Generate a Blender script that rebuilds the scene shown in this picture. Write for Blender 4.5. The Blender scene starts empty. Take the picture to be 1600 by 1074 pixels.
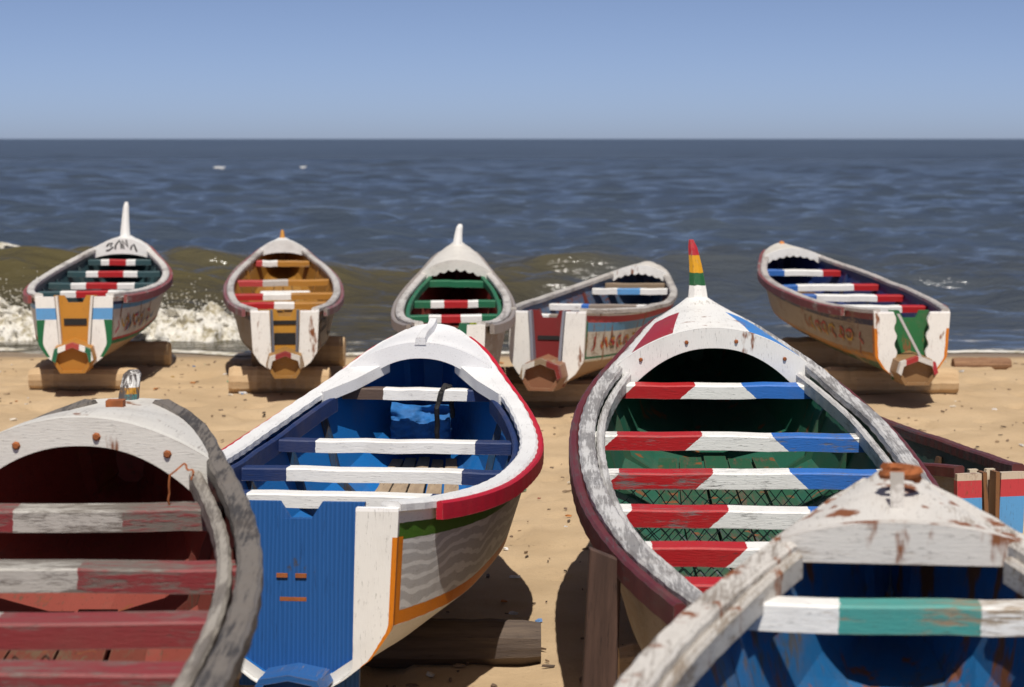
import bpy, bmesh, math, random
import numpy as np
from mathutils import Vector
random.seed(7); rng = np.random.RandomState(7)
S = bpy.context.scene
COL = S.collection
# ------------------------------------------------------------------ camera, sky, sun, exposure
PITCH = math.atan(320 / 3450)
cam = bpy.data.cameras.new('camera'); cam.lens = 3450 / 1600 * 36; cam.sensor_width = 36
cam.clip_start = .1; cam.clip_end = 40000
cam.dof.use_dof = True; cam.dof.focus_distance = 12.3; cam.dof.aperture_fstop = 3.4
camo = bpy.data.objects.new('camera', cam); COL.objects.link(camo)
camo.location = (0, 0, 2.7); camo.rotation_euler = (math.pi / 2 - PITCH, 0, 0); S.camera = camo
SUN = Vector((.05, -.48, .87)).normalized()
el = math.asin(SUN.z); az = math.atan2(SUN.x, SUN.y)
w = bpy.data.worlds.new('World'); S.world = w; w.use_nodes = True
wn = w.node_tree.nodes; wl = w.node_tree.links
sky = wn.new('ShaderNodeTexSky'); sky.sky_type = 'NISHITA'; sky.sun_disc = False
sky.sun_elevation = el; sky.sun_rotation = az; sky.air_density = .22; sky.dust_density = .6; sky.ozone_density = 2.0
bgn = wn['Background']; bgn.inputs['Strength'].default_value = .125
tint = wn.new('ShaderNodeMix'); tint.data_type = 'RGBA'; tint.blend_type = 'MULTIPLY'; tint.inputs[0].default_value = 1
tint.inputs[7].default_value = (1.16, 1.06, 1.0, 1)
wl.new(sky.outputs[0], tint.inputs[6]); wl.new(tint.outputs[2], bgn.inputs['Color'])
sl = bpy.data.lights.new('sun', 'SUN'); sl.energy = 4.6; sl.angle = math.radians(.53); sl.color = (1, .95, .87)
so = bpy.data.objects.new('sun', sl); COL.objects.link(so); so.rotation_euler = SUN.to_track_quat('Z', 'Y').to_euler()
S.view_settings.view_transform = 'Standard'; S.view_settings.look = 'None'
S.view_settings.exposure = 0; S.view_settings.gamma = 1

# ------------------------------------------------------------------ helpers
def tag(o, label=None, cat=None, group=None, kind=None):
    for k, v in (('label', label), ('category', cat), ('group', group), ('kind', kind)):
        if v: o[k] = v
    return o
def empty(name, loc=(0, 0, 0), rot=(0, 0, 0)):
    o = bpy.data.objects.new(name, None); COL.objects.link(o); o.location = loc; o.rotation_euler = rot; return o
def mesh(name, V, Fc, mats, parent=None, uv=None, midx=None, smooth=False):
    me = bpy.data.meshes.new(name); me.from_pydata([tuple(map(float, v)) for v in V], [], [tuple(f) for f in Fc])
    for m in (mats if isinstance(mats, (list, tuple)) else [mats]): me.materials.append(m)
    if midx is not None: me.polygons.foreach_set('material_index', np.array(midx, dtype=np.int32))
    if uv is not None:
        l = me.uv_layers.new(name='UVMap'); vi = np.empty(len(me.loops), np.int32); me.loops.foreach_get('vertex_index', vi)
        l.data.foreach_set('uv', np.array(uv, np.float32)[vi].ravel())
    if smooth: me.polygons.foreach_set('use_smooth', np.ones(len(me.polygons), bool))
    bm = bmesh.new(); bm.from_mesh(me); bmesh.ops.recalc_face_normals(bm, faces=bm.faces); bm.to_mesh(me); bm.free()
    me.update()
    o = bpy.data.objects.new(name, me); COL.objects.link(o); o.parent = parent; return o
def pchip(xs, ys, t):
    xs = np.asarray(xs, float); ys = np.asarray(ys, float); t = np.asarray(t, float)
    h = np.diff(xs); d = np.diff(ys) / h; m = np.zeros(len(xs))
    m[1:-1] = np.where(d[:-1] * d[1:] > 0, 2 * d[:-1] * d[1:] / (d[:-1] + d[1:] + 1e-12), 0); m[0] = d[0]; m[-1] = d[-1]
    i = np.clip(np.searchsorted(xs, t) - 1, 0, len(h) - 1); u = (t - xs[i]) / h[i]
    return ys[i]*(1+2*u)*(1-u)**2 + m[i]*h[i]*u*(1-u)**2 + ys[i+1]*u*u*(3-2*u) + m[i+1]*h[i]*u*u*(u-1)
def spline(xs, ys):      # natural cubic spline: a fair curve through the stations
    xs = np.asarray(xs, float); ys = np.asarray(ys, float); n = len(xs); h = np.diff(xs); A = np.eye(n); r = np.zeros(n)
    for i in range(1, n - 1):
        A[i, i-1], A[i, i], A[i, i+1] = h[i-1], 2 * (h[i-1] + h[i]), h[i]; r[i] = 6 * ((ys[i+1] - ys[i]) / h[i] - (ys[i] - ys[i-1]) / h[i-1])
    M = np.linalg.solve(A, r)
    def f(t):
        i = int(np.clip(np.searchsorted(xs, t) - 1, 0, n - 2)); a = xs[i+1] - t; c = t - xs[i]
        return (M[i]*a**3 + M[i+1]*c**3) / (6*h[i]) + (ys[i]/h[i] - M[i]*h[i]/6)*a + (ys[i+1]/h[i] - M[i+1]*h[i]/6)*c
    return f
def sst(a, b, x): u = np.clip((np.asarray(x, float) - a) / (b - a), 0, 1); return u * u * (3 - 2 * u)
_lat = rng.rand(256, 256)
def vnoise(x, y):
    xi = np.floor(x).astype(int); yi = np.floor(y).astype(int); fx = x - xi; fy = y - yi
    fx = fx*fx*(3-2*fx); fy = fy*fy*(3-2*fy); g = lambda a, b: _lat[a % 256, b % 256]
    return (g(xi, yi)*(1-fx) + g(xi+1, yi)*fx)*(1-fy) + (g(xi, yi+1)*(1-fx) + g(xi+1, yi+1)*fx)*fy
def fbm(x, y, o=4):
    r = 0; a = .5
    for i in range(o): r = r + a * vnoise(x * 2**i + 17*i, y * 2**i + 31*i); a *= .5
    return r
def grid_faces(n, m, wrap=False):   # n rows of m
    F_ = []
    for i in range(n - 1):
        for j in range(m if wrap else m - 1):
            k = (j + 1) % m; F_.append((i*m + j, i*m + k, (i+1)*m + k, (i+1)*m + j))
    return F_
def box_between(lo, hi):
    x0, y0, z0 = lo; x1, y1, z1 = hi
    V = [(x0,y0,z0),(x1,y0,z0),(x1,y1,z0),(x0,y1,z0),(x0,y0,z1),(x1,y0,z1),(x1,y1,z1),(x0,y1,z1)]
    return V, [(3,2,1,0),(4,5,6,7),(0,1,5,4),(1,2,6,5),(2,3,7,6),(3,0,4,7)]
def sweep(path, prof_fn, closed_ends=True):   # path: list of (pos, side, up); prof list of (a,b)
    V = []; n = None
    for k, (p, s, u) in enumerate(path):
        pr = prof_fn(k); n = len(pr)
        for a, b in pr: V.append(p + s*a + u*b)
    F_ = grid_faces(len(path), n, True)
    if closed_ends: F_ += [tuple(range(n))[::-1], tuple(range((len(path)-1)*n, len(path)*n))]
    return V, F_
# ------------------------------------------------------------------ materials
class NT:
    def __init__(s, name):
        s.m = bpy.data.materials.new(name); s.m.use_nodes = True; s.t = s.m.node_tree; s.b = s.t.nodes['Principled BSDF']
        s.tc = s.n('ShaderNodeTexCoord')
    def n(s, k, **a):
        x = s.t.nodes.new(k)
        for q, v in a.items(): setattr(x, q, v)
        return x
    def l(s, a, b): s.t.links.new(a, b)
    def math(s, op, a, b=None, c=None):
        x = s.n('ShaderNodeMath', operation=op)
        for i, v in enumerate((a, b, c)):
            if v is None: continue
            if hasattr(v, 'is_linked'): s.l(v, x.inputs[i])
            else: x.inputs[i].default_value = v
        return x.outputs[0]
    def noise(s, scale=5, detail=4, rough=.6, stretch=(1, 1, 1), coord='Object', off=0):
        mp = s.n('ShaderNodeMapping'); mp.inputs['Scale'].default_value = stretch; mp.inputs['Location'].default_value = (off, off*.7, off*1.3)
        s.l(s.tc.outputs[coord], mp.inputs[0]); x = s.n('ShaderNodeTexNoise')
        x.inputs['Scale'].default_value = scale; x.inputs['Detail'].default_value = detail; x.inputs['Roughness'].default_value = rough
        s.l(mp.outputs[0], x.inputs[0]); return x.outputs[0]
    def ramp(s, fac, a, b):
        return s.map(fac, a, b)
    def map(s, fac, a, b, lo=0, hi=1):
        x = s.n('ShaderNodeMapRange'); x.interpolation_type = 'SMOOTHSTEP'
        x.inputs[1].default_value = a; x.inputs[2].default_value = b; x.inputs[3].default_value = lo; x.inputs[4].default_value = hi
        s.l(fac, x.inputs[0]); return x.outputs[0]
    def steps(s, fac, st):    # st: [(pos, rgb)...] constant
        x = s.n('ShaderNodeValToRGB'); x.color_ramp.interpolation = 'CONSTANT'; e = x.color_ramp.elements
        while len(e) < len(st): e.new(1)
        for i, (p, c) in enumerate(sorted(st, key=lambda q: q[0])):
            e[i].position = min(max(p, 0), 1); e[i].color = (*c, 1)
        s.l(fac, x.inputs[0]); return x.outputs[0]
    def mix(s, f, a, b, mode='MIX'):
        x = s.n('ShaderNodeMix', data_type='RGBA', blend_type=mode)
        for i, v in ((0, f), (6, a), (7, b)):
            if hasattr(v, 'is_linked'): s.l(v, x.inputs[i])
            else: x.inputs[i].default_value = (*v, 1) if isinstance(v, tuple) else v
        return x.outputs[2]
    def xyz(s, coord='Object'):
        x = s.n('ShaderNodeSeparateXYZ'); s.l(s.tc.outputs[coord], x.inputs[0]); return x.outputs
    def bump(s, h, strength=.3, dist=.01):
        x = s.n('ShaderNodeBump'); x.inputs['Strength'].default_value = strength; x.inputs['Distance'].default_value = dist
        s.l(h, x.inputs['Height']); s.l(x.outputs[0], s.b.inputs['Normal'])
WHITE = (.80, .79, .76); WOOD = (.26, .19, .125); GREYW = (.30, .275, .25); DARKW = (.05, .038, .03)
RED = (.42, .012, .016); BLUE = (.035, .15, .50); NAVY = (.012, .03, .11); GREEN = (.015, .13, .065); OCHRE = (.46, .20, .025)
MAROON = (.20, .025, .022); TEAL = (.03, .075, .085); LBLUE = (.11, .32, .62); RUST = (.21, .075, .028); ORANGE = (.62, .19, .012)
def finish(k, col, wear, wcol, axis, rust=0, rough=.5, grain=.5, seed=0, dirt=.14):
    """weathering on top of a paint colour: worn streaks along the grain, chips, rust runs, grime"""
    st = {'x': (.12, 1, 1), 'y': (1, .045, 1), 'z': (1, 1, .12)}[axis]
    a = k.noise(24, 6, .75, st, off=seed); b = k.noise(90, 5, .75, st, off=seed + 3); c = k.noise(1.9, 4, .65, off=seed + 5)
    s = k.math('ADD', k.math('MULTIPLY', a, .45), k.math('ADD', k.math('MULTIPLY', b, .42), k.math('MULTIPLY', c, .50)))
    bv = k.n('ShaderNodeBevel'); bv.samples = 3; bv.inputs[0].default_value = .010      # paint goes first along the edges
    ge = k.n('ShaderNodeNewGeometry'); vd = k.n('ShaderNodeVectorMath', operation='DOT_PRODUCT'); k.l(bv.outputs[0], vd.inputs[0]); k.l(ge.outputs['True Normal'], vd.inputs[1])
    edge = k.math('SUBTRACT', 1.0, vd.outputs['Value']); s = k.math('ADD', s, k.math('MULTIPLY', edge, .55 * (.3 + wear)))
    th = .885 - wear * .35
    m = k.map(s, th - .03, th + .07)
    col = k.mix(m, col, wcol)
    fine = k.noise(160, 3, .7, st, off=seed + 9)
    cr = k.map(fine, .61, .68); col = k.mix(k.math('MULTIPLY', cr, .35 + .6 * wear), col, tuple(x * .22 for x in wcol))
    g = k.map(k.noise(3.5, 5, .65, off=seed + 11), .45, .75); col = k.mix(k.math('MULTIPLY', g, dirt), col, (.16, .12, .085))
    if rust:
        r = k.map(k.noise(7, 4, .6, (1, 1, .35), off=seed + 21),   .625 - .06 * rust, .70 - .05 * rust); col = k.mix(r, col, RUST)
    k.l(col, k.b.inputs['Base Color'])
    k.b.inputs['Roughness'].default_value = rough; k.b.inputs['Specular IOR Level'].default_value = .35
    h = k.math('ADD', k.math('MULTIPLY', b, .6), k.math('SUBTRACT', fine, m)); k.bump(h, .35 * grain + .1, .006)
    return k.m
_pc = {}
def paint(col, wear=.3, wcol=GREYW, axis='y', rust=0, rough=.5, seed=0, dirt=.25, name='paint'):
    key = (col, wear, wcol, axis, rust, rough, seed, dirt)
    if key not in _pc:
        k = NT(name); _pc[key] = finish(k, k.mix(0.0, col, col), wear, wcol, axis, rust, rough, .6, seed, dirt)
    return _pc[key]
def striped(x0, x1, st, slant=0, wear=.3, wcol=GREYW, seed=0, dirt=.15):
    """thwart paint: colour steps along X between x0 and x1; slant shears the joints with height"""
    k = NT('thwart_paint'); o = k.xyz()
    n = k.noise(30, 3, .6, off=seed); x = k.math('ADD', o[0], k.math('MULTIPLY', k.math('SUBTRACT', n, .5), .02))
    f = k.math('DIVIDE', k.math('SUBTRACT', x, x0), x1 - x0)
    if slant:
        up = k.math('MULTIPLY', o[2], slant / (x1 - x0)); a = k.steps(k.math('ADD', f, up), st); b = k.steps(k.math('SUBTRACT', f, up), st)
        c = k.mix(k.math('GREATER_THAN', f, .5), b, a)
    else: c = k.steps(f, st)
    return finish(k, c, wear, wcol, 'x', 0, .5, .8, seed, dirt)
def hull_paint(bands, corner=None, wear=.3, wcol=WOOD, rust=0, seed=0, rough=.5, dirt=.2, figure=None):
    """outside of a hull: bands by girth fraction (UV v), optional painted corner post (UV u in metres)"""
    k = NT('hull_paint'); u = k.xyz('UV'); n = k.noise(12, 3, .6, off=seed)
    v = k.math('ADD', u[1], k.math('MULTIPLY', k.math('SUBTRACT', n, .5), .012)); c = k.steps(v, bands)
    if figure:      # pale wavy grain-like lines mixed over the band colour
        wv = k.n('ShaderNodeTexWave', wave_type='BANDS', bands_direction='Z'); wv.inputs['Scale'].default_value = 5; wv.inputs['Distortion'].default_value = 11
        wv.inputs['Detail'].default_value = 3; wv.inputs['Detail Scale'].default_value = .7; mp = k.n('ShaderNodeMapping'); mp.inputs['Scale'].default_value = (1, .55, 1)
        k.l(k.tc.outputs['Object'], mp.inputs[0]); k.l(mp.outputs[0], wv.inputs[0])
        band = k.math('MULTIPLY', k.math('GREATER_THAN', u[1], figure[0]), k.math('LESS_THAN', u[1], figure[1]))
        c = k.mix(k.math('MULTIPLY', band, k.map(wv.outputs[1], .55, .85)), c, figure[2])
    if corner:
        m = k.math('MULTIPLY', k.math('LESS_THAN', u[0], corner[0]), k.math('MULTIPLY', k.math('GREATER_THAN', u[1], corner[1]), k.math('LESS_THAN', u[1], corner[2])))
        c = k.mix(m, c, corner[3])
    return finish(k, c, wear, wcol, 'y', rust, rough, .5, seed, dirt)
def wing_paint(bands, edge=None, wear=.15, rust=0, seed=0, rough=.4):
    k = NT('transom_paint'); u = k.xyz('UV'); c = k.steps(u[1], bands)
    if edge:     # outer strip of another colour with a curved border
        lim = k.math('ADD', edge[0], k.math('MULTIPLY', k.math('SINE', k.math('MULTIPLY', u[1], 5.0)), edge[1]))
        m = k.math('MULTIPLY', k.math('GREATER_THAN', u[0], lim), k.math('MULTIPLY', k.math('GREATER_THAN', u[1], edge[2]), k.math('LESS_THAN', u[1], edge[3])))
        c = k.mix(m, c, edge[4])
    return finish(k, c, wear, WOOD, 'z', rust, rough, .4, seed, .12)
def ribbed(col, seed=0):
    k = NT('ribbed_panel_paint'); x = k.xyz()[0]; n = k.noise(8, 3, .6, (1, 1, .05))
    f = k.math('SINE', k.math('ADD', k.math('MULTIPLY', x, 330.0), k.math('MULTIPLY', n, 9.0)))
    c = k.mix(k.map(f, -.2, 1), col, tuple(q * 1.22 + .004 for q in col)); sc = k.noise(5, 5, .7, (1, 1, .5), off=4); c = k.mix(k.map(sc, .66, .72), c, (.05, .05, .06))
    c = k.mix(k.math('MULTIPLY', k.map(k.noise(60, 4, .7, (1, 1, .06)), .58, .7), .4), c, tuple(q * .4 for q in col))
    k.l(c, k.b.inputs['Base Color']); k.b.inputs['Roughness'].default_value = .45; k.bump(f, .14, .003); return k.m
def plain(name, col, rough=.7, metal=0):
    k = NT(name); c = k.mix(k.map(k.noise(14, 4), .3, .7), tuple(x * .7 for x in col), tuple(min(1, x * 1.2) for x in col))
    k.l(c, k.b.inputs['Base Color']); k.b.inputs['Roughness'].default_value = rough; k.b.inputs['Metallic'].default_value = metal
    k.bump(k.noise(60, 4), .3, .004); return k.m
def wood(name, c1, c2, axis='y', seed=0):
    st = {'x': (.08, 1, 1), 'y': (1, .08, 1), 'z': (1, 1, .08)}[axis]; k = NT(name)
    a = k.noise(16, 6, .7, st, off=seed); b = k.noise(80, 4, .7, st, off=seed)
    c = k.mix(k.map(a, .3, .7), c1, c2); c = k.mix(k.map(b, .58, .75), c, tuple(x * .3 for x in c1))
    k.l(c, k.b.inputs['Base Color']); k.b.inputs['Roughness'].default_value = .85; k.bump(k.math('ADD', a, b), .5, .008); return k.m
M_LOG = wood('log_wood', (.46, .31, .17), (.58, .42, .25), 'x')
M_LOG_SHADED = wood('shaded_log_wood', (.07, .05, .04), (.13, .095, .07), 'x')  # darker copy of the log wood, the hull's shadow put into its colour
M_POST = wood('post_wood', (.05, .027, .02), (.10, .055, .04), 'z')
M_RUST = plain('rust', (.30, .09, .025), .9)
M_BLACK = plain('black_paint', (.012, .011, .011), .7)
M_BARE = wood('bare_wood', (.25, .18, .12), (.36, .27, .18), 'y')

# ------------------------------------------------------------------ the beach and the sea
def ground_z(x, y):
    x = np.asarray(x, float); y = np.asarray(y, float)
    z = .30 * (1 - sst(4.5, 10.3, y)) - .035 * np.clip(y - 26.0, 0, None) - .02 * np.clip(y - 29, 0, None)
    return z
def build_beach():
    ys = np.concatenate([np.linspace(-6, 7, 30), np.linspace(7.1, 34, 330), np.linspace(34.5, 60, 12)])
    xs = np.concatenate([np.linspace(-70, -9, 30), np.linspace(-8.9, 8.9, 300), np.linspace(9, 70, 30)])
    X, Y = np.meshgrid(xs, ys); Z = ground_z(X, Y)
    dry = 1 - sst(26.5, 28.5, Y)
    Z = Z + (fbm(X * .55, Y * .55, 3) - .45) * .10 * dry + (fbm(X * 2.6 + 9, Y * 2.6, 4) - .47) * .085 * dry
    pits = vnoise(X * 3.1 + 40, Y * 3.1 + 7); Z -= .055 * sst(.68, .9, pits) * dry
    V = np.stack([X, Y, Z], -1).reshape(-1, 3)
    k = NT('sand'); p = k.xyz()
    a = k.noise(1.1, 5, .6); b = k.noise(26, 5, .75); c = k.noise(240, 2, .6)
    col = k.mix(k.map(a, .3, .7), (.46, .33, .195), (.56, .41, .25))
    col = k.mix(k.map(b, .62, .72), col, (.27, .18, .10))
    col = k.mix(k.math('MULTIPLY', k.map(c, .6, .75), .5), col, (.20, .14, .085))
    wet = k.map(k.math('ADD', p[1], k.math('MULTIPLY', a, 1.2)), 27.9, 29.0); col = k.mix(k.math('MULTIPLY', wet, .75), col, (.17, .12, .075))
    k.l(col, k.b.inputs['Base Color']); k.l(k.map(wet, 0, 1, .95, .35), k.b.inputs['Roughness']); k.b.inputs['Specular IOR Level'].default_value = .25
    k.bump(k.math('ADD', k.math('MULTIPLY', b, 1.0), k.math('MULTIPLY', c, .25)), .6, .03)
    tag(mesh('beach', V, grid_faces(len(ys), len(xs)), k.m, smooth=True), kind='structure')
build_beach()
SEA = -.12
def sea_height(X, Y):
    Z = np.zeros_like(X); r = np.random.RandomState(3)
    for i in range(64):
        lam = .7 * (9.5 / .7) ** (i / 63.); th = math.pi / 2 + r.normal(0, .55); kx, ky = math.cos(th), math.sin(th)
        amp = .0125 * lam ** .62
        fade = 1 - sst(lam * 42, lam * 95, Y) 
        wob = 2.2 * vnoise(X / (lam * 3.1) + i * 7.7, Y / (lam * 3.1) + i * 3.1)
        ph = 2 * math.pi / lam * (kx * X + ky * Y) + wob * 2 + r.rand() * 6.28
        s = np.sin(ph); Z += amp * fade * (s + .35 * np.cos(2 * ph)) * .8
    shore = sst(29, 40, Y); Z = Z * (.15 + .85 * shore)
    # the swell about to break, high on the left and dying out to the right
    u = X / Y
    A = .30 + .52 * (1 - sst(-.26, -.02, u)) - .22 * sst(-.02, .12, u)
    yc = 40.5 + 1.6 * (vnoise(X * .16 + 5, X * 0) - .5) + .05 * X
    s = Y - yc; prof = np.where(s < 0, np.exp(-(s / 2.6) ** 2), np.exp(-(s / 5.5) ** 2))
    Z += A * prof * (.9 + .25 * vnoise(X * .5, X * 0 + 3))
    s2 = Y - (33.6 + .5 * np.sin(X * .35)); Z += .16 * sst(-.1, -.02, -u) * np.exp(-(s2 / 1.1) ** 2) + .12 * np.exp(-(s2 / 1.4) ** 2)
    return Z
def build_sea():
    ys = np.concatenate([np.linspace(27.5, 48, 190)[:-1], 48 * (9000 / 48.) ** np.linspace(0, 1, 520)])
    us = np.linspace(-.42, .42, 420)
    U, Y = np.meshgrid(us, ys); wide = 1 + 2.5 * sst(27, 30, Y) * 0; X = U * Y * wide
    Z = SEA + sea_height(X, Y) * (1 - sst(1500, 5000, Y))
    # side flaps so the sheet reaches far beyond the frame
    V = np.stack([X, Y, Z], -1).reshape(-1, 3)
    k = NT('sea_water'); p = k.xyz()
    near = k.math('MAXIMUM', k.map(p[1], 36, 58), k.map(k.math('DIVIDE', p[0], p[1]), -.02, .10, 0, .75)); hgt = k.map(p[2], -.15, .6)
    deep = k.mix(k.map(k.noise(.02, 3), .35, .65), (.046, .062, .086), (.060, .078, .104))
    silt = k.mix(hgt, (.06, .052, .032), (.085, .07, .03))
    col = k.mix(near, silt, deep)
    # streaks of old foam between the breakers and the sand
    f = k.noise(1.6, 6, .7, (.5, 1.3, 1)); fm = k.math('MULTIPLY', k.map(f, .56, .66), k.math('SUBTRACT', 1.0, k.map(p[1], 30.0, 33.0)))
    col = k.mix(fm, col, (.66, .62, .54))
    k.l(col, k.b.inputs['Base Color']); k.b.inputs['IOR'].default_value = 1.33
    k.l(k.map(p[1], 40, 400, .12, .30), k.b.inputs['Roughness'])
    n1 = k.noise(1.7, 5, .65, (.55, 1.25, 1)); n2 = k.noise(.55, 5, .65, (.4, 1.3, 1)); n3 = k.noise(.13, 5, .65, (.35, 1.3, 1))
    h = k.math('ADD', k.math('MULTIPLY', n1, .40), k.math('ADD', k.math('MULTIPLY', n2, 1.2), k.math('MULTIPLY', n3, 2.4)))
    k.bump(h, .42, 1.0)
    tag(mesh('sea', V, grid_faces(len(ys), len(us)), k.m, smooth=True), kind='structure')
    far = [(-30000, 27.5, SEA - .5), (30000, 27.5, SEA - .5), (30000, 30000, SEA - .9), (-30000, 30000, SEA - .9)]
    tag(mesh('sea_floor', far, [(0, 1, 2, 3)], k.m), kind='structure')
build_sea()
def build_foam():
    k = NT('foam'); a = k.noise(3.2, 6, .75); b = k.noise(14, 5, .7)
    col = k.mix(k.map(k.math('ADD', k.math('MULTIPLY', a, .6), k.math('MULTIPLY', b, .4)), .40, .54), (.36, .31, .20), (.78, .75, .68)); k.l(col, k.b.inputs['Base Color'])
    k.b.inputs['Roughness'].default_value = .95; k.b.inputs['Specular IOR Level'].default_value = .1
    k.b.inputs['Subsurface Weight'].default_value = 0
    k.bump(k.math('ADD', a, b), .8, .06)
    def sheet(name, x0, x1, yc, wy, amp, env, seed, label, on_wave=False):
        xs = np.arange(x0, x1, .035); vs = np.linspace(-1, 1, 70); Xg, Vg = np.meshgrid(xs, vs)
        e = env(Xg); wob = (fbm(Xg * .6 + seed, Xg * 0 + 2, 3) - .45)
        Yg = yc + .035 * (Xg - x0) + wob * 1.2 + Vg * wy * (.5 + .5 * e)
        n = fbm(Xg * 1.3 + seed, Yg * 1.3, 3); n2 = 1 - 2 * np.abs(fbm(Xg * 5 + seed, Yg * 3, 5) - .47); n2 = n2 - .42; n3 = vnoise(Xg * 24, Yg * 24)
        prof = np.where(Vg < 0, (1 - np.abs(Vg) ** 2.2), (1 - Vg ** 2))
        base = sea_height(Xg, Yg) if on_wave else 0
        Zg = SEA - .10 + base + amp * e * prof * (.25 + 1.35 * n) + prof * e * ((n2 - .45) * .30 * amp + (n3 - .5) * .10 * amp) + .10 * e * prof
        Yg = Yg - (n2 - .45) * .5 * e
        o = mesh(name, np.stack([Xg, Yg, Zg], -1).reshape(-1, 3), grid_faces(len(vs), len(xs)), k.m, smooth=True)
        return tag(o, label, 'foam', kind='stuff')
    sheet('breaking_foam', -10.5, -2.2, 31.2, 1.25, .62, lambda X: (1 - sst(-4.6, -2.6, X)) * (.72 + .5 * vnoise(X * .9, X * 0)), 3, 'churning cream foam of the broken wave behind the two left boats')
    sheet('crest_foam', -14, -6.6, 39.2, 1.0, .11, lambda X: (1 - sst(-8.9, -7.0, X)) * (.65 + .5 * vnoise(X * 1.1, X * 0 + 9)), 11, 'white foam spilling off the wave crest at far left', True)
    # thrown drops over the broken wave
    V = []; F_ = []
    for i in range(2600):
        x = random.uniform(-10, -3.0); e = 1 - float(sst(-4.8, -2.8, x)); y = 31.1 + .035 * (x + 10.5) + random.gauss(0, .45)
        z = SEA + .18 + abs(random.gauss(0, .22)) * e + .22 * e * float(vnoise(np.array(x * 2.1), np.array(4.))); r = random.uniform(.004, .017)
        b = len(V); V += [(x + r, y, z), (x - r, y, z), (x, y + r, z), (x, y - r, z), (x, y, z + r), (x, y, z - r)]
        F_ += [(b, b+2, b+4), (b+2, b+1, b+4), (b+1, b+3, b+4), (b+3, b, b+4), (b+2, b, b+5), (b+1, b+2, b+5), (b+3, b+1, b+5), (b, b+3, b+5)]
    tag(mesh('spray', V, F_, k.m), 'fine white spray thrown up above the broken wave', 'spray', kind='stuff')
    xs = np.linspace(-13, 14, 500); vs = np.linspace(0, 1, 14); Xg, Vg = np.meshgrid(xs, vs)
    edge = 28.75 + (fbm(Xg * .35, Xg * 0, 4) - .45) * 2.4; Yg = edge + Vg * (.10 + .5 * vnoise(Xg * 1.3, Xg * 0 + 1))
    Zg = np.maximum(ground_z(Xg, Yg), SEA) + .012 + .03 * np.sin(Vg * math.pi) * fbm(Xg * 7, Yg * 7, 3)
    tag(mesh('swash_foam', np.stack([Xg, Yg, Zg], -1).reshape(-1, 3), grid_faces(14, 500), k.m, smooth=True), 'thin line of foam where the water meets the sand', 'foam', kind='stuff')
build_foam()

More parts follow.
